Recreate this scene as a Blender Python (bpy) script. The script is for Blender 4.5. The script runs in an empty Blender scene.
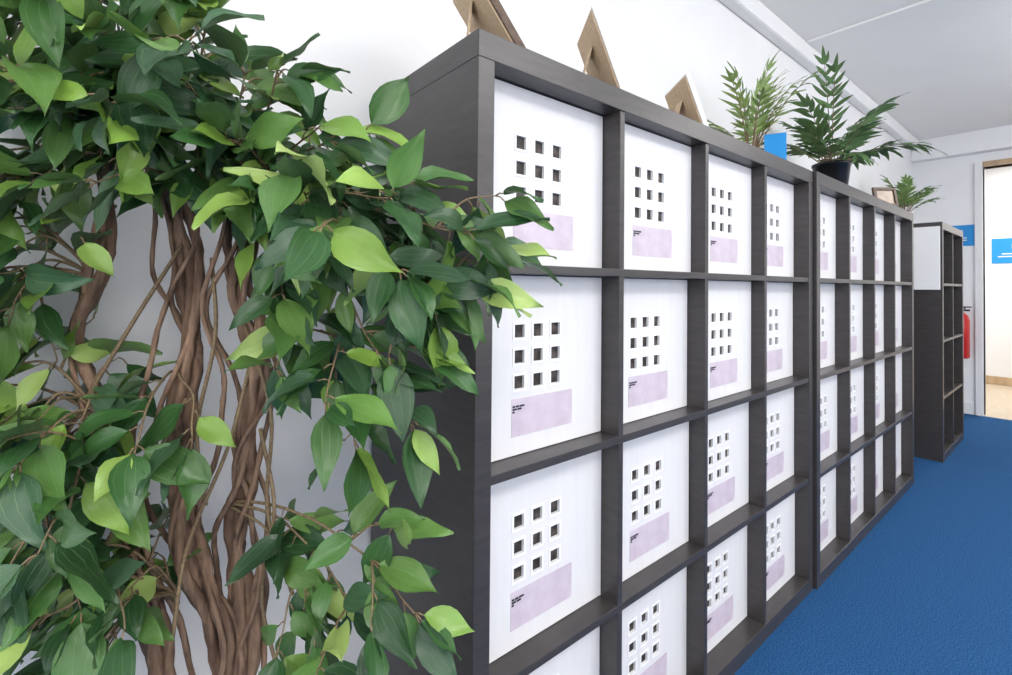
import bpy, math, random
from mathutils import Vector, Matrix, noise
random.seed(11)
sc=bpy.context.scene
try:
    sc.view_settings.view_transform='Standard'
    sc.view_settings.look='None'
except Exception as e: print(e)

# ---------------------------------------------------------------- materials
def mat(name,col,rough=0.6,spec=0.5,metal=0.0):
    m=bpy.data.materials.new(name); m.use_nodes=True
    b=m.node_tree.nodes['Principled BSDF']
    b.inputs['Base Color'].default_value=(*col,1); b.inputs['Roughness'].default_value=rough
    b.inputs['Metallic'].default_value=metal
    b.inputs['Specular IOR Level'].default_value=spec
    return m
def noisemat(name,c1,c2,scale=(5,5,5),nscale=5,rough=0.6,bump=0.0,detail=6,spec=0.5,coord='Object',lo=0.3,hi=0.7):
    m=mat(name,c1,rough,spec); nt=m.node_tree; N=nt.nodes; L=nt.links
    b=N['Principled BSDF']
    tc=N.new('ShaderNodeTexCoord'); mp=N.new('ShaderNodeMapping'); mp.inputs['Scale'].default_value=scale
    n=N.new('ShaderNodeTexNoise'); n.inputs['Scale'].default_value=nscale; n.inputs['Detail'].default_value=detail
    r=N.new('ShaderNodeValToRGB'); r.color_ramp.elements[0].color=(*c1,1); r.color_ramp.elements[1].color=(*c2,1)
    r.color_ramp.elements[0].position=lo; r.color_ramp.elements[1].position=hi
    L.new(tc.outputs[coord],mp.inputs['Vector']); L.new(mp.outputs[0],n.inputs['Vector'])
    L.new(n.outputs['Fac'],r.inputs['Fac']); L.new(r.outputs['Color'],b.inputs['Base Color'])
    if bump>0:
        bp=N.new('ShaderNodeBump'); bp.inputs['Strength'].default_value=bump; bp.inputs['Distance'].default_value=0.01
        L.new(n.outputs['Fac'],bp.inputs['Height']); L.new(bp.outputs[0],b.inputs['Normal'])
    return m
M_wall=noisemat('wall_paint',(.79,.79,.795),(.84,.84,.845),scale=(1,1,1),nscale=3,rough=.6,bump=.03)
M_ceil=noisemat('ceiling_paint',(.83,.82,.81),(.87,.86,.85),scale=(1,1,1),nscale=2,rough=.8,bump=.03)
M_trim=mat('white_gloss_trim',(.78,.78,.78),.35)
M_carpet=noisemat('blue_carpet',(.006,.046,.15),(.036,.13,.30),scale=(1,1,1),nscale=260,rough=.95,bump=.6,detail=2,spec=.1,lo=.35,hi=.65)
M_lam=noisemat('laminate_floor',(.52,.42,.30),(.60,.50,.37),scale=(1,8,1),nscale=6,rough=.4)
M_wood=noisemat('door_wood',(.42,.29,.17),(.55,.39,.24),scale=(1,1,.1),nscale=20,rough=.45)
M_shelf=noisemat('black_brown_veneer',(.034,.030,.030),(.053,.047,.046),scale=(10,10,60),nscale=1.5,rough=.34,detail=4)
M_box=noisemat('white_card_box',(.67,.665,.68),(.70,.695,.715),scale=(30,30,4),nscale=2,rough=.6)
M_boxrim=mat('white_card_rim',(.82,.82,.83),.5)
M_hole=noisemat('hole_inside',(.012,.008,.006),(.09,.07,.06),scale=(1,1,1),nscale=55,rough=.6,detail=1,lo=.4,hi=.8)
M_label=noisemat('lilac_label',(.52,.44,.52),(.61,.54,.615),scale=(1,1,1),nscale=26,rough=.35,detail=2)
M_ink=mat('black_ink',(.02,.02,.03),.5)
M_bark=noisemat('ficus_bark',(.10,.055,.035),(.36,.23,.15),scale=(1,1,.25),nscale=70,rough=.8,bump=.8,lo=.3,hi=.75)
M_mdf=noisemat('frame_backing',(.50,.36,.22),(.62,.47,.31),nscale=30,rough=.7)
M_fr=noisemat('frame_dark_wood',(.06,.03,.02),(.12,.07,.04),nscale=20,rough=.4)
M_frw=mat('frame_white',(.75,.73,.7),.4)
M_glass=noisemat('frame_picture',(.16,.09,.06),(.35,.24,.16),scale=(1,1,1),nscale=20,rough=.2)
M_blue=mat('blue_print',(.01,.25,.62),.4)
M_white=mat('white_board',(.8,.8,.8),.5)
M_pot=mat('black_pot',(.012,.012,.014),.3)
M_soil=noisemat('soil',(.03,.02,.012),(.08,.05,.03),nscale=60,rough=.95,bump=.8)
M_red=mat('red_enamel',(.55,.02,.02),.3)
M_black=mat('black_rubber',(.015,.015,.015),.5)

def leafmat(name,vein=True,rough=.33):
    m=mat(name,(.1,.3,.05),rough,.5); nt=m.node_tree;N=nt.nodes;L=nt.links;b=N['Principled BSDF']
    at=N.new('ShaderNodeAttribute'); at.attribute_name='Col'
    uv=N.new('ShaderNodeUVMap'); sep=N.new('ShaderNodeSeparateXYZ'); L.new(uv.outputs[0],sep.inputs[0])
    s1=N.new('ShaderNodeMath'); s1.operation='SUBTRACT'; s1.inputs[1].default_value=.5; L.new(sep.outputs['X'],s1.inputs[0])
    ab=N.new('ShaderNodeMath'); ab.operation='ABSOLUTE'; L.new(s1.outputs[0],ab.inputs[0])
    mr=N.new('ShaderNodeMapRange'); mr.inputs['From Min'].default_value=0.0; mr.inputs['From Max'].default_value=.045
    mr.inputs['To Min'].default_value=1; mr.inputs['To Max'].default_value=0; L.new(ab.outputs[0],mr.inputs['Value'])
    k=N.new('ShaderNodeMath');k.operation='MULTIPLY';k.inputs[1].default_value=-.55;L.new(ab.outputs[0],k.inputs[0])
    ad=N.new('ShaderNodeMath');ad.operation='ADD';L.new(k.outputs[0],ad.inputs[0]);L.new(sep.outputs['Y'],ad.inputs[1])
    ml=N.new('ShaderNodeMath');ml.operation='MULTIPLY';ml.inputs[1].default_value=62;L.new(ad.outputs[0],ml.inputs[0])
    sn=N.new('ShaderNodeMath');sn.operation='SINE';L.new(ml.outputs[0],sn.inputs[0])
    m2=N.new('ShaderNodeMapRange'); m2.inputs['From Min'].default_value=.75;m2.inputs['From Max'].default_value=1;m2.inputs['To Max'].default_value=.12
    L.new(sn.outputs[0],m2.inputs['Value'])
    mx=N.new('ShaderNodeMath');mx.operation='MAXIMUM';L.new(mr.outputs[0],mx.inputs[0]);L.new(m2.outputs[0],mx.inputs[1])
    sc_=N.new('ShaderNodeMath');sc_.operation='MULTIPLY';sc_.inputs[1].default_value=.36;L.new(mx.outputs[0],sc_.inputs[0])
    mix=N.new('ShaderNodeMix');mix.data_type='RGBA';L.new(sc_.outputs[0],mix.inputs[0]);L.new(at.outputs['Color'],mix.inputs[6])
    mix.inputs[7].default_value=(.28,.40,.14,1)
    geo=N.new('ShaderNodeNewGeometry')
    mix2=N.new('ShaderNodeMix');mix2.data_type='RGBA';bk=N.new('ShaderNodeMath');bk.operation='MULTIPLY';bk.inputs[1].default_value=.38
    L.new(geo.outputs['Backfacing'],bk.inputs[0]);L.new(bk.outputs[0],mix2.inputs[0]);L.new(mix.outputs[2],mix2.inputs[6]);mix2.inputs[7].default_value=(.18,.27,.12,1)
    L.new(mix2.outputs[2],b.inputs['Base Color'])
    bp=N.new('ShaderNodeBump');bp.inputs['Strength'].default_value=.3;bp.inputs['Distance'].default_value=.002;bp.invert=True
    L.new(mx.outputs[0],bp.inputs['Height']);L.new(bp.outputs[0],b.inputs['Normal'])
    tr=N.new('ShaderNodeBsdfTranslucent');L.new(mix2.outputs[2],tr.inputs['Color'])
    ms=N.new('ShaderNodeMixShader');ms.inputs[0].default_value=.12
    L.new(b.outputs[0],ms.inputs[1]);L.new(tr.outputs[0],ms.inputs[2])
    L.new(ms.outputs[0],N['Material Output'].inputs['Surface'])
    return m
M_leaf=leafmat('ficus_leaf',rough=.28); M_palm=leafmat('palm_leaf',rough=.45)

# ---------------------------------------------------------------- mesh helpers
class MB:
    def __init__(s): s.v=[];s.f=[];s.mi=[];s.uv=[];s.col=[];s.smooth=[]
    def face(s,idx,mi=0,uv=None,col=None,sm=False):
        s.f.append(idx);s.mi.append(mi);s.uv.append(uv or [(0,0)]*len(idx));s.col.append(col or (1,1,1));s.smooth.append(sm)
    def box(s,x0,x1,y0,y1,z0,z1,mi=0,T=None):
        b=len(s.v)
        P=[(x0,y0,z0),(x1,y0,z0),(x1,y1,z0),(x0,y1,z0),(x0,y0,z1),(x1,y0,z1),(x1,y1,z1),(x0,y1,z1)]
        for p in P:
            p=Vector(p)
            if T is not None:p=T@p
            s.v.append(tuple(p))
        for q in [(0,3,2,1),(4,5,6,7),(0,1,5,4),(1,2,6,5),(2,3,7,6),(3,0,4,7)]:
            s.face([b+i for i in q],mi)
    def tube(s,pts,rad,n=7,mi=0,col=None,bumpy=0):
        pts=[Vector(p) for p in pts]; m=len(pts)
        base=len(s.v); up=None
        for i,p in enumerate(pts):
            t=(pts[min(i+1,m-1)]-pts[max(i-1,0)]).normalized()
            if up is None:
                up=t.orthogonal().normalized()
            up=(up-t*up.dot(t)).normalized(); w=t.cross(up)
            r=rad[i] if hasattr(rad,'__len__') else rad
            for k in range(n):
                a=2*math.pi*k/n
                rr=r*(1+bumpy*noise.noise(p*60+Vector((k*3.1,0,0))))
                s.v.append(tuple(p+up*math.cos(a)*rr+w*math.sin(a)*rr))
        for i in range(m-1):
            for k in range(n):
                a=base+i*n+k;b2=base+i*n+(k+1)%n
                s.face([a,b2,b2+n,a+n],mi,None,col,True)
        s.face([base+k for k in range(n)][::-1],mi,None,col); s.face([base+(m-1)*n+k for k in range(n)],mi,None,col)
    def lathe(s,prof,cx,cy,n=32,mi=0):
        base=len(s.v)
        for r,z in prof:
            for k in range(n):
                a=2*math.pi*k/n; s.v.append((cx+r*math.cos(a),cy+r*math.sin(a),z))
        for i in range(len(prof)-1):
            for k in range(n):
                a=base+i*n+k;b=base+i*n+(k+1)%n
                s.face([a,b,b+n,a+n],mi,None,None,True)
        s.face([base+k for k in range(n)][::-1],mi); s.face([base+(len(prof)-1)*n+k for k in range(n)],mi)
    def obj(s,name,mats,parent=None,attrs=False,bevel=0,data_only=False):
        me=bpy.data.meshes.new(name); me.from_pydata(s.v,[],s.f)
        for m in mats: me.materials.append(m)
        me.polygons.foreach_set('material_index',s.mi); me.polygons.foreach_set('use_smooth',s.smooth)
        if attrs:
            uvl=me.uv_layers.new(name='UVMap'); ca=me.color_attributes.new('Col','FLOAT_COLOR','CORNER')
            u=[];c=[]
            for i in range(len(s.f)):
                for j in range(len(s.f[i])):
                    u+=list(s.uv[i][j]); c+=[*s.col[i],1]
            uvl.data.foreach_set('uv',u); ca.data.foreach_set('color',c)
        me.update()
        if data_only:return me
        o=bpy.data.objects.new(name,me); sc.collection.objects.link(o)
        if parent: o.parent=parent
        if bevel:
            b=o.modifiers.new('bevel','BEVEL'); b.width=bevel; b.segments=2; b.limit_method='ANGLE'
        return o
def boxobj(name,x0,x1,y0,y1,z0,z1,m,bevel=0):
    b=MB(); b.box(x0,x1,y0,y1,z0,z1); return b.obj(name,[m],bevel=bevel)
def empty(name,loc=(0,0,0)):
    e=bpy.data.objects.new(name,None); e.location=loc; e.empty_display_size=.1; sc.collection.objects.link(e); return e
def catmull(P,n=8):
    P=[Vector(p) for p in P]; Q=[P[0]*2-P[1]]+P+[P[-1]*2-P[-2]]; out=[]
    for i in range(1,len(Q)-2):
        p0,p1,p2,p3=Q[i-1:i+3]
        for j in range(n):
            t=j/n
            out.append(.5*((2*p1)+(p2-p0)*t+(2*p0-5*p1+4*p2-p3)*t*t+(3*p1-p0-3*p2+p3)*t**3))
    out.append(P[-1]); return out

# ---------------------------------------------------------------- room
XL=-2.6; XE=5.72; YB=.40; YS=-3.6; H=2.40
boxobj('floor',XL,XE,YS,YB,-.1,0,M_carpet)
boxobj('ceiling',XL,XE+.1,YS,YB,H,H+.1,M_ceil)
boxobj('wall_back',XL,XE+.1,YB,YB+.1,-.1,H+.1,M_wall)
boxobj('wall_left',XL-.1,XL,YS,YB,-.1,H+.1,M_wall)
boxobj('wall_front',XL,XE,YS-.1,YS,-.1,H+.1,M_wall)
DY0=-.055; DY1=-.98; DZ=2.10
w=MB()
w.box(XE,XE+.1,DY0,YB,-.1,H); w.box(XE,XE+.1,DY1,DY0,DZ,H); w.box(XE,XE+.1,YS,DY1,-.1,H)
w.obj('wall_right',[M_wall])
boxobj('trim_bulkhead',XE-.10,XE,YS,YB,2.22,H,M_wall,.004)
boxobj('trim_cornice',XL,XE-.10,YB-.06,YB,H-.09,H,M_wall,.012)
boxobj('trim_ceiling_batten',XL,XE-.1,-1.0,-.94,H-.012,H,M_ceil,.003)
boxobj('trim_ceiling_beam',2.9,2.96,YS,YB-.06,H-.012,H,M_ceil,.003)
boxobj('baseboard_back',XL,XE,YB-.012,YB,0,.10,M_trim,.003)
w=MB(); w.box(XE-.015,XE,DY0+.06,YB-.015,0,.10); w.box(XE-.015,XE,YS,DY1-.06,0,.10); w.obj('baseboard_right',[M_trim],bevel=.003)
w=MB(); w.box(XE-.02,XE+.12,DY0-.0,DY0+.05,0,DZ+.04); w.box(XE-.02,XE+.12,DY1-.05,DY1,0,DZ+.04)
w.obj('trim_door_jamb',[M_trim],bevel=.003)
boxobj('trim_door_head',XE-.02,XE+.12,DY1,DY0,DZ,DZ+.045,M_wood,.003)
XF=7.75
boxobj('floor_corridor',XE,XF,-2.2,1.2,-.1,-.002,M_lam)
boxobj('wall_corridor_end',XF,XF+.1,-2.2,1.2,-.1,2.6,M_wall)
boxobj('wall_corridor_left',XE+.1,XF,1.2,1.3,-.1,2.6,M_wall)
boxobj('wall_corridor_right',XE+.1,XF,-2.3,-2.2,-.1,2.6,M_wall)
boxobj('ceiling_corridor',XE+.1,XF+.1,-2.2,1.2,2.5,2.6,M_ceil)
boxobj('baseboard_corridor',XF-.015,XF,-2.2,1.2,0,.09,M_wood,.002)

def sign(name,x,y0,y1,z0,z1):
    s=MB(); s.box(x-.006,x,y0,y1,z0,z1,0)
    s.box(x-.0075,x-.006,y0+.05,y1-.05,z0+.25*(z1-z0),z0+.29*(z1-z0),1)
    s.box(x-.0075,x-.006,y0+.05,y1-.08,z0+.36*(z1-z0),z0+.40*(z1-z0),1)
    yc=(y0+y1)/2
    s.box(x-.0075,x-.006,yc-.02,yc+.02,z0+.58*(z1-z0),z0+.76*(z1-z0),1)
    s.obj(name,[M_blue,M_white])
sign('wall_sign',XE,-.005,.19,1.44,1.62)
sign('wall_sign',XF,-.28,.08,1.36,1.64)
s=MB(); s.lathe([(.055,H-.001),(.055,H-.02),(.04,H-.038),(.018,H-.042)],4.0,-.72); s.obj('smoke_detector',[M_trim])
fe=empty('fire_extinguisher',(XE-.075,.08,.48))
s=MB(); s.lathe([(.05,0),(.06,.01),(.06,.32),(.05,.36),(.025,.385),(.02,.40)],0,0,24); s.obj('cylinder_body',[M_red],fe)
s=MB(); s.box(-.015,.015,-.06,.04,.40,.415); s.box(-.012,.012,-.07,.03,.43,.44); s.lathe([(.015,.40),(.015,.44)],0,0,12)
s.tube(catmull([(0,.03,.41),(0,.085,.40),(0,.09,.28),(0,.07,.12)]),.009,8); s.lathe([(.014,.42),(.014,.43)],0,-.02,12); s.obj('valve_hose',[M_black],fe)
s=MB(); s.box(.058,.075,-.03,.03,.1,.35); s.obj('bracket',[M_black],fe)

# ---------------------------------------------------------------- shelving
E=.045; EX=.034; DV=.016; C=.336; W=4*C+3*DV+2*E; CX=(W-2*EX-3*DV)/4; DEP=.385; X0=.462
def shelf(name,x0,y0,cols,rows=4,back=False):
    b=MB(); w=2*EX+cols*CX+(cols-1)*DV; h=W
    b.box(0,w,0,DEP,h-E,h); b.box(0,w,0,DEP,0,E)
    b.box(0,EX,0,DEP,E,h-E); b.box(w-EX,w,0,DEP,E,h-E)
    for i in range(1,cols):
        x=EX+i*CX+(i-1)*DV; b.box(x,x+DV,.003,DEP-.002,E,h-E)
    for j in range(1,rows):
        z=E+j*C+(j-1)*DV; b.box(EX,w-EX,.002,DEP-.002,z,z+DV)
    o=b.obj(name,[M_shelf],bevel=.0012); o.location=(x0,y0,0); return o,w
def storage_mesh():
    b=MB(); w=CX-.004; h=C-.004; d=.325
    hs=.0245; pitch=.0475; u0=.088; v0=.091
    us=[0];vs=[0]
    for k in range(3): us+= [u0+k*pitch,u0+k*pitch+hs]; 
    us.append(w)
    tops=[h-(v0+k*pitch) for k in range(3)]
    for k in (2,1,0): vs+=[tops[k]-hs,tops[k]]
    vs.append(h)
    def q(a,bb,c,dd,mi=0):
        n=len(b.v); b.v.extend([a,bb,c,dd]); b.face([n,n+1,n+2,n+3],mi)
    for i in range(len(us)-1):
        for j in range(len(vs)-1):
            xa,xb,za,zb=us[i],us[i+1],vs[j],vs[j+1]
            if i%2==1 and j%2==1:
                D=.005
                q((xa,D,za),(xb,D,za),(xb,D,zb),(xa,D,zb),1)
                q((xa,0,za),(xb,0,za),(xb,D,za),(xa,D,za),2); q((xa,D,zb),(xb,D,zb),(xb,0,zb),(xa,0,zb),2)
                q((xa,0,za),(xa,D,za),(xa,D,zb),(xa,0,zb),2); q((xb,D,za),(xb,0,za),(xb,0,zb),(xb,D,zb),2)
                r=.0045;t=-.0012
                b.box(xa-r,xb+r,t,-.0001,zb,zb+r,2); b.box(xa-r,xb+r,t,-.0001,za-r,za,2)
                b.box(xa-r,xa,t,-.0001,za,zb,2); b.box(xb,xb+r,t,-.0001,za,zb,2)
            else: q((xa,0,za),(xb,0,za),(xb,0,zb),(xa,0,zb),0)
    q((0,d,0),(0,d,h),(w,d,h),(w,d,0)); q((0,0,0),(0,0,h),(0,d,h),(0,d,0)); q((w,0,0),(w,d,0),(w,d,h),(w,0,h))
    q((0,0,h),(w,0,h),(w,d,h),(0,d,h)); q((0,0,0),(0,d,0),(w,d,0),(w,0,0))
    lz1=h-.228; lz0=h-.298
    b.box(.082,.244,-.0008,-.0001,lz0,lz1,3)
    for (xa,xb,dz) in [(.078,.084,0),(.086,.094,0),(.096,.107,0),(.078,.088,.005),(.090,.100,.005),(.078,.083,.010)]:
        b.box(xa+.006,xb+.006,-.0016,-.0008,h-.244-dz,h-.2405-dz,4)
    return b.obj('storage_box',[M_box,M_hole,M_boxrim,M_label,M_ink],data_only=True)
SM=storage_mesh()
def fill(x0,y0,cols):
    for i in range(cols):
        for j in range(4):
            o=bpy.data.objects.new('storage_box',SM); sc.collection.objects.link(o)
            o.location=(x0+EX+i*(CX+DV)+.002+random.uniform(-.001,.001),y0+.048+random.uniform(-.006,.006),E+j*(C+DV)+.0015)
s1,w1=shelf('shelving_unit',X0,0,4); fill(X0,0,4)
X1=X0+w1+.010
s2,w2=shelf('shelving_unit',X1,-.010,4); fill(X1,-.010,4)
X2=3.98
s3,w3=shelf('shelving_unit',X2,-.05,2)
boxobj('white_notice_board',X2-.012,X2-.001,-.04,.30,1.06,1.455,M_white,.002)

# ---------------------------------------------------------------- picture frames on top
def frame(name,P,wd,lean,width,height,rim,two=M_fr):
    wd=Vector((wd[0],wd[1],0)).normalized(); n=Vector((wd.y,-wd.x,0))
    L=math.radians(lean)
    up=Vector((0,0,1))*math.cos(L)-n*math.sin(L); nn=wd.cross(up)
    if nn.dot(n)<0: nn=-nn
    T=Matrix(((wd.x,nn.x,up.x,P[0]),(wd.y,nn.y,up.y,P[1]),(wd.z,nn.z,up.z,P[2]),(0,0,0,1)))
    e=empty(name)
    b=MB(); t=.014
    for a in [(0,width,0,t,0,rim),(0,width,0,t,height-rim,height),(0,rim,0,t,rim,height-rim),(width-rim,width,0,t,rim,height-rim)]:
        b.box(*a,0,T)
    b.obj('frame_rim',[two],e,bevel=.001)
    b=MB(); b.box(rim*.4,width-rim*.4,-.003,0,rim*.4,height-rim*.4,0,T); b.obj('backing',[M_mdf],e)
    b=MB(); b.box(rim,width-rim,.006,.008,rim,height-rim,0,T); b.obj('picture',[M_glass],e)
    top=T@Vector((width/2,-.004,height*.72)); ft=T@Vector((width/2,0,0)); ft=Vector(ft)-n*(height*.45); ft.z=P[2]+.003
    b=MB(); dirv=(top-ft); L2=dirv.length; dz=dirv.normalized(); dx=wd; dy=dz.cross(dx)
    T2=Matrix(((dx.x,dy.x,dz.x,ft.x),(dx.y,dy.y,dz.y,ft.y),(dx.z,dy.z,dz.z,ft.z),(0,0,0,1)))
    b.box(-.02,.02,-.0015,.0015,0,L2,0,T2); b.obj('easel_leg',[M_mdf],e)
frame('picture_frame',(.585,.03,W+.001),(.48,.877),32,.17,.22,.014,M_fr)
frame('picture_frame',(.875,.024,W+.001),(.6,.8),20,.165,.210,.014,M_frw)
frame('picture_frame',(1.32,.06,W+.001),(.6,.8),20,.16,.20,.014,M_frw)
frame('picture_frame',(3.02,.07,W+.001),(.8,-.6),12,.12,.10,.014,M_fr)

# ---------------------------------------------------------------- leaves
TT=[0,.06,.16,.30,.44,.58,.72,.84,.93,1]
WW=[.02,.34,.74,.98,1,.86,.58,.30,.11,.0]
UU=[-1,-.5,0,.5,1]
def leaf(b,P,axis,nrm,L,Wd,col,bend=.3,fold=.25,twist=0,prof=WW,uu=UU,mi=0):
    axis=axis.normalized(); side=axis.cross(nrm).normalized(); nrm=side.cross(axis).normalized()
    base=len(b.v); ph=random.uniform(0,6)
    m=len(uu)
    cur=Vector(P); last=0; sw=random.uniform(-.12,.12)*L
    for i,t in enumerate(TT):
        ds=(t-last)*L; last=t
        ang=bend*t
        d=axis*math.cos(ang)-nrm*math.sin(ang); nn=nrm*math.cos(ang)+axis*math.sin(ang)
        cur=cur+d*ds
        tw=twist*t; sd=side*math.cos(tw)+nn*math.sin(tw); n2=nn*math.cos(tw)-side*math.sin(tw)
        for u in uu:
            wv=.08*Wd*math.sin(ph+t*9+u*2)*abs(u)
            b.v.append(tuple(cur+sd*(u*prof[i]*Wd*.5+sw*t*t)+n2*(abs(u)**1.3*fold*prof[i]*Wd*.5+wv)))
    for i in range(len(TT)-1):
        for j in range(m-1):
            a=base+i*m+j
            b.face([a,a+1,a+m+1,a+m],mi,[((uu[j]+1)/2,TT[i]),((uu[j+1]+1)/2,TT[i]),((uu[j+1]+1)/2,TT[i+1]),((uu[j]+1)/2,TT[i+1])],col,True)

# ---------------------------------------------------------------- ficus tree
yaw=math.radians(-39.7)
tree=empty('ficus_tree',(.125,.225,0)); tree.rotation_euler=(0,0,yaw)
TM=Matrix.Translation((.125,.225,0))@Matrix.Rotation(yaw,4,'Z')
bk=MB(); lv=MB()
def strand(path,off,turns,phase,r0,r1):
    P=catmull(path,10); n=len(P); out=[];rad=[]
    for i,p in enumerate(P):
        t=i/(n-1); a=phase+turns*2*math.pi*t
        o=off*(1.0-.35*t)
        out.append(p+Vector((math.cos(a)*o,math.sin(a)*o,0))+Vector((noise.noise(p*9+Vector((phase,0,0))),noise.noise(p*9+Vector((0,phase,5))),0))*.015)
        rad.append(r0+(r1-r0)*t)
    bk.tube(out,rad,8,0,None,.4)
trunks=[
 [(.03,0,.27),(.03,.0,.50),(.00,-.02,.66),(-.03,-.01,.80),(-.04,0,.98),(-.035,0,1.10),(-.05,-.02,1.24),(-.06,-.03,1.42)],
 [(.05,.02,.27),(.055,.02,.50),(.04,.02,.66),(.06,.0,.78),(.075,-.01,.92),(.055,0,1.03),(.05,-.01,1.14),(.08,-.03,1.32)],
 [(.00,-.02,.27),(-.02,-.03,.45),(-.06,-.04,.60),(-.10,-.04,.75),(-.115,-.04,.87),(-.15,-.05,.98),(-.13,-.06,1.08),(-.11,-.06,1.22),(-.15,-.09,1.38)],
]
for k,tp in enumerate(trunks):
    ns=[4,3,3][k]; 
    for q in range(ns):
        strand(tp,[.015,.012,.012][k],random.choice([1.6,2.4,-1.9,2.8]),q*2*math.pi/ns+k,random.uniform(.009,.012),random.uniform(.005,.007))
for q in range(12):
    tp=random.choice(trunks); o=Vector((random.uniform(-.04,.04),random.uniform(-.03,.03),0))
    strand([Vector(p)+o*random.uniform(.3,1.3) for p in tp],.022,random.choice([1,2.5,-2,3.2]),random.uniform(0,6),.0045,.003)
DARK=[(.020,.070,.022),(.028,.090,.026),(.038,.115,.03),(.058,.15,.036),(.032,.085,.038),(.085,.19,.045),(.11,.225,.05),(.045,.11,.05)]
LITE=[(.22,.38,.06),(.30,.47,.10),(.17,.31,.055),(.36,.50,.14)]
def ok(pl,extra=.0):
    p=TM@Vector(pl)
    if p.y>YB-.015-extra: return False
    if p.x>X0-.02 and p.y>-.035 and p.z<W+.03: return False
    return True
def put_leaf(p,tdir,size=1.0):
    p=Vector(p)
    if p.y<.02 and -.15<p.x<.10 and .90<p.z<1.15 and random.random()<.62: return
    if p.y<.02 and -.03<p.x<.12 and p.z<.76 and random.random()<.72: return
    rad=Vector((p.x,p.y+.0,0)); 
    if rad.length<.03: rad=Vector((random.uniform(-1,1),-1,0))
    rad.normalize()
    ax=tdir*.8+rad*.45+Vector((0,0,-.38))+Vector((random.gauss(0,.75),random.gauss(0,.4),random.gauss(0,.5)))
    ax.normalize()
    nr=rad*.35+Vector((0,-.4,.75))+Vector((random.gauss(0,.5),random.gauss(0,.5),random.gauss(0,.4)))
    if abs(nr.normalized().dot(ax))>.93: nr+=Vector((.3,-.8,.2))
    L=random.uniform(.055,.096)*size; Wd=L*random.uniform(.40,.51)
    pl=.013
    q=p+ax*pl
    tip=q+ax*L
    if not(ok(tip) and ok(q) and ok(q+ax*L*.5+Vector((0,.03,0)))): return
    if p.y<-.34: return
    col=random.choice(LITE) if random.random()<.17 else random.choice(DARK)
    f=random.uniform(.85,1.2); col=tuple(c*f for c in col)
    bk.tube([p,(p+q)/2+Vector((0,0,.002)),q],.0011,4,1)
    leaf(lv,q,ax,nr,L,Wd,col,bend=random.uniform(-.2,.9),fold=random.uniform(.05,.5),twist=random.uniform(-.5,.5))
def twig(path,r=.0028,dens=.0225,size=1.0,start=.3,sub=True):
    P=catmull(path,8); n=len(P)
    P=[p+Vector((noise.noise(p*12),noise.noise(p*12+Vector((9,9,9))),noise.noise(p*12+Vector((4,7,1)))))*.015*(i/n) for i,p in enumerate(P)]
    bk.tube(P,[r*(1-.6*i/n) for i in range(n)],6,1)
    tot=sum((P[i+1]-P[i]).length for i in range(n-1)); acc=0;nxt=tot*start
    for i in range(n-1):
        seg=(P[i+1]-P[i]); acc+=seg.length
        while acc>=nxt:
            d=seg.normalized(); side=d.cross(Vector((random.gauss(0,1),random.gauss(0,1),random.gauss(0,1)))).normalized()
            put_leaf(P[i+1],d*.5+side*.8,size)
            if sub and random.random()<.24:
                e=P[i+1]+ (d*.6+side).normalized()*random.uniform(.05,.10)+Vector((0,-.01,-.015))
                if ok(e,.01): twig([P[i+1],(P[i+1]+e)/2+Vector((0,0,.012)),e],.0018,dens,size,.3,False)
            nxt+=dens
    put_leaf(P[-1],(P[-1]-P[-2]).normalized(),size); put_leaf(P[-1],(P[-1]-P[-2]).normalized(),size)
A=(-.05,-.02,1.22);B=(.06,-.01,1.13);Cc=(-.13,-.06,1.06);Ce=(-.11,-.05,.85);D_=(-.05,0,.92);G=(.03,0,.72);Hh=(-.02,-.03,.6);I=(.075,-.01,.93)
def tw(s,e,lift=.04,**k):
    s=Vector(s);e=Vector(e); m=s*.45+e*.55+Vector((0,0,lift)); twig([s,s*.75+m*.25+Vector((0,0,lift*.4)),m,e],**k)
LST=[]
for (a,z) in [(-.19,1.42),(-.11,1.45),(-.01,1.43),(.07,1.42),(-.16,1.33),(-.05,1.34),(.03,1.31),(.10,1.34),(.15,1.35),(.20,1.27),(-.20,1.22),(-.09,1.23),(.0,1.21),(.07,1.23),(.14,1.22),(.20,1.18)]:
    LST.append((A if a<.1 else B,(a,-.1,z),.04))
for (a,z) in [(-.08,1.37),(.0,1.34),(.06,1.33),(-.09,1.25),(.02,1.24),(-.12,1.30)]: LST.append((A,(a,-.2,z),.04))
for (a,z) in [(-.30,1.48),(-.2,1.55),(-.05,1.58),(-.33,1.35),(-.32,1.2)]: LST.append((A,(a,-.12,z),.04))
for (a,z) in [(-.20,1.14),(-.22,1.0),(-.19,1.04),(-.31,1.02),(-.17,1.10),(-.18,.98),(-.24,1.08)]: LST.append((Cc,(a,-.13,z),.04))
for (a,z) in [(-.21,.95),(-.17,.88),(-.09,.88),(-.20,.80),(-.15,.76),(-.06,.80),(-.3,.9),(-.12,.82)]: LST.append((Ce,(a,-.12,z),.05))
for (a,b_,z) in [(-.08,-.2,.86),(-.04,-.2,.78),(-.10,-.2,.74)]: LST.append((Ce,(a,b_,z),.04))
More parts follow.
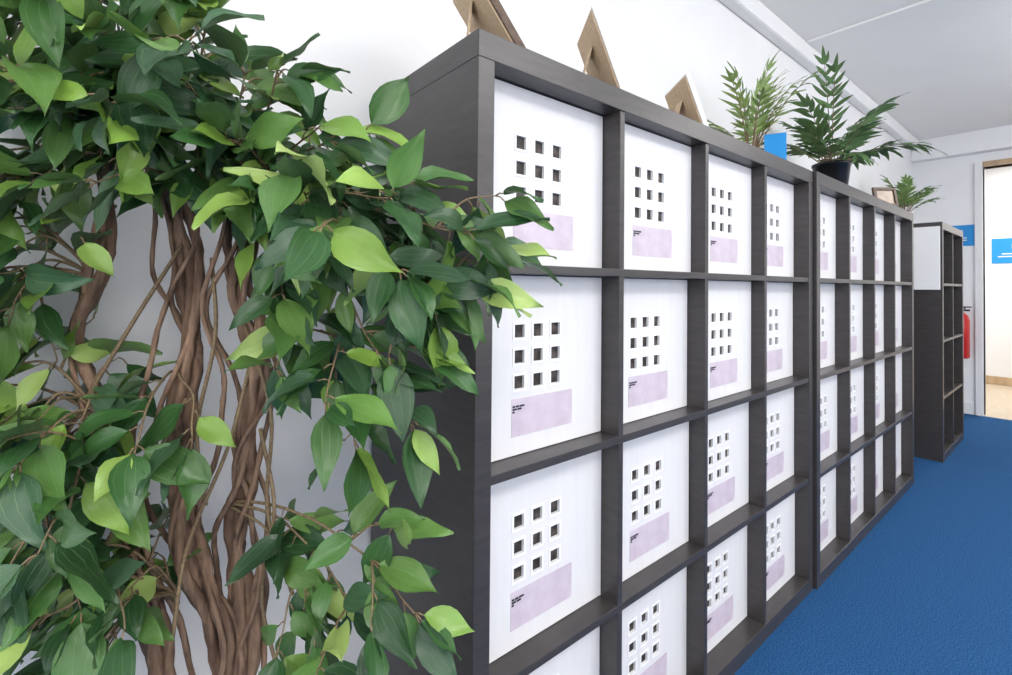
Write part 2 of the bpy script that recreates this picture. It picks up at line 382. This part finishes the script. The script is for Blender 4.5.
LST+=[(B,(.22,-.12,1.24),.04),(B,(.40,-.15,1.12),.04),(B,(.31,-.16,1.17),.03),(B,(.36,-.13,1.03),.06),(B,(.28,-.12,.99),.07),
 (B,(.2,-.1,1.12),.04),(B,(.30,-.08,1.10),.04),(I,(.29,-.12,.95),.06),(B,(.17,-.12,1.05),.04),(B,(.22,-.06,1.18),.04),(B,(.38,-.10,1.08),.04),(B,(.33,-.18,1.08),.04),
 (D_,(.0,-.14,.86),.03),(D_,(.06,-.12,.87),.03),
 (G,(.34,-.1,.64),.05),(G,(.25,-.08,.64),.04),(G,(.17,-.06,.64),.03)]
for (a,b_,z) in [(-.19,-.12,.68),(-.10,-.14,.65),(-.05,-.14,.60),(-.03,-.12,.68),(-.20,-.12,.60),(-.12,-.14,.56),(-.06,-.2,.70),(-.3,-.15,.7),(-.02,-.2,.62),(-.1,-.12,.72),(-.28,-.12,.58)]: LST.append((Hh,(a,b_,z),.04))
for s,e,l in LST: tw(s,e,l)
for s,e in [((-.04,-.02,1.2),(-.1,-.05,1.50)),((.06,-.01,1.0),(.15,-.04,.62)),((.07,-.01,.95),(.02,-.1,.6)),((-.03,-.02,1.12),(-.2,-.08,.72)),((0,-.05,.9),(-.1,-.12,.6)),((.09,-.02,.85),(.12,-.02,.5)),((.02,-.03,1.1),(.03,-.05,.75))]:
    s=Vector(s);e=Vector(e); P=catmull([s,s*.6+e*.4+Vector((.02,-.02,.03)),s*.3+e*.7+Vector((-.015,.0,0)),e],8); bk.tube(P,.0028,6,1)
M_twig=noisemat('ficus_twig',(.14,.09,.05),(.27,.20,.11),nscale=60,rough=.7)
bk.obj('trunk_and_twigs',[M_bark,M_twig],tree)
lv.obj('leaves',[M_leaf],tree,attrs=True)
pt=MB(); pt.lathe([(.10,0),(.11,.005),(.135,.25),(.145,.255),(.145,.28),(.132,.28),(.128,.25)],.02,0,40,0); pt.lathe([(.127,.24),(.06,.255),(.01,.26)],.02,0,40,1)
pt.obj('planter_pot',[M_pot,M_soil],tree)
print('leaves',len(lv.f)/36)

# ---------------------------------------------------------------- potted palms on the shelves
NARROW=[.05,.5,.85,1,.95,.8,.6,.35,.18,0]
R=random.uniform
def palm(name,loc,potr,poth,fronds,col,potm=M_pot,ymax=.2):
    e=empty(name,loc); b=MB(); L=MB()
    b.lathe([(potr*.75,0),(potr*.78,.004),(potr,poth-.012),(potr*1.05,poth-.01),(potr*1.05,poth),(potr*.92,poth),(potr*.9,poth-.02)],0,0,28,0)
    b.lathe([(potr*.9,poth-.022),(.005,poth-.018)],0,0,28,1)
    lim=YB-.01-loc[1]
    for (az,el,ln,nl,ll,wl) in fronds:
        az=math.radians(az); el=math.radians(el)
        h=Vector((math.cos(az),math.sin(az),0)); P=[];p=h*.012+Vector((0,0,poth-.02)); n=14
        for i in range(n+1):
            t=i/n; a=el-1.1*t*t*(1-el/2.2)
            P.append(p.copy()); p=p+(h*math.cos(a)+Vector((0,0,math.sin(a))))*(ln/n)
        for q in P: q.y=min(q.y,lim-.03)
        b.tube(P,[.0032*(1-.7*i/n) for i in range(n+1)],6,2)
        for k in range(nl):
            t=.38+.62*k/max(1,nl-1); i=min(n-1,int(t*n)); q=P[i].lerp(P[i+1],t*n-i)
            d=(P[i+1]-P[i]).normalized(); sd=d.cross(Vector((0,0,1))).normalized(); up=sd.cross(d)
            for sgn in (-1,1):
                ax=(d*(.55+.5*t)+sd*sgn*(1-.35*t)+Vector((0,0,random.uniform(-.25,.15)))).normalized()
                l=ll*(1-.35*abs(t-.65)/.35)*random.uniform(.85,1.1)
                if (q+ax*l).y>lim: continue
                f=random.uniform(.7,1.3)
                leaf(L,q,ax,up+Vector((random.gauss(0,.2),random.gauss(0,.2),0)),l,wl,tuple(c*f for c in col),bend=random.uniform(.2,.8),fold=.2,prof=NARROW,uu=[-1,0,1])
        if (P[-1]+(P[-1]-P[-2]).normalized()*ll).y<lim:
            leaf(L,P[-1],(P[-1]-P[-2]),up,ll*.9,wl,col,bend=.5,fold=.2,prof=NARROW,uu=[-1,0,1])
    b.obj('pot_and_stems',[potm,M_soil,M_twig],e); L.obj('fronds',[M_palm],e,attrs=True)
palm('potted_bamboo_palm',(1.86,.18,W),.05,.09,[(R(0,360) if i>9 else i*36,R(55,88),R(.15,.35),6,.085,.012) for i in range(18)],(.26,.37,.09),M_pot)
palm('potted_kentia_palm',(2.58,.13,W),.075,.155,[(i*24+R(-8,8),R(20,78),R(.18,.33),7,.13,.024) for i in range(18)]+[(185,82,.46,7,.10,.017),(200,70,.42,6,.11,.017)],(.075,.165,.05))
palm('potted_parlour_palm',(4.10,.16,W),.045,.09,[(i*26,R(40,85),R(.16,.29),7,.08,.015) for i in range(16)],(.17,.29,.07),M_white)
b=MB(); 
for sg in (1,-1):
    Tm=Matrix.Translation((1.80,.07,W+.001))@Matrix.Rotation(math.radians(112),4,'Z')@Matrix.Translation((0,sg*.030,0))@Matrix.Rotation(sg*.22,4,'X')
    b.box(-.034,.034,-.001,.001,0,.122,0,Tm)
b.obj('folded_card',[M_blue])

# ---------------------------------------------------------------- lights
def area(name,loc,rot,sx,sy,e,col=(1,1,1)):
    l=bpy.data.lights.new(name,'AREA'); l.shape='RECTANGLE'; l.size=sx;l.size_y=sy;l.energy=e;l.color=col
    o=bpy.data.objects.new(name,l); o.location=loc;o.rotation_euler=rot; sc.collection.objects.link(o)
area('front_fill',(1.2,YS+.05,1.45),(math.radians(90),0,0),6.0,1.7,78,(1,.99,.98))  # added fill light in front of the solid front wall, no window there
area('left_fill',(XL+.05,-1.5,1.45),(math.radians(90),0,math.radians(-90)),3.0,1.6,36,(.985,.985,1))  # unseen fill light added along the left wall, which has no opening
for x in (-.6,1.6,3.8):
    area('overhead_fill',(x,-1.7,H-.02),(0,0,0),1.2,.6,20,(1,.975,.94))  # out-of-view area lights under the ceiling, added for flat fill
    area('upward_fill',(x,-1.6,1.85),(math.radians(180),0,0),1.2,.5,25,(1,.975,.94))  # upward area lights added to brighten ceiling and walls, no lamp body
area('corridor_fill',(6.8,-.5,2.45),(0,0,0),1.0,1.0,52,(1,.98,.95))  # area light added to brighten the corridor, no fixture modelled
wd=bpy.data.worlds.new('world'); sc.world=wd; wd.use_nodes=True
wd.node_tree.nodes['Background'].inputs[0].default_value=(.9,.95,1,1); wd.node_tree.nodes['Background'].inputs[1].default_value=.6

# ---------------------------------------------------------------- camera
cam=bpy.data.cameras.new('camera'); co=bpy.data.objects.new('camera',cam); sc.collection.objects.link(co); sc.camera=co
cam.sensor_width=36; cam.lens=485/1012*36; cam.clip_start=.02
pitch=0.8; roll=0.5
cam.shift_y=-(52+6.8)/1012
Mx=Matrix.Translation((0,-.631,1.064))@Matrix.Rotation(yaw,4,'Z')@Matrix.Rotation(math.radians(90+pitch),4,'X')@Matrix.Rotation(math.radians(roll),4,'Z')
co.matrix_world=Mx
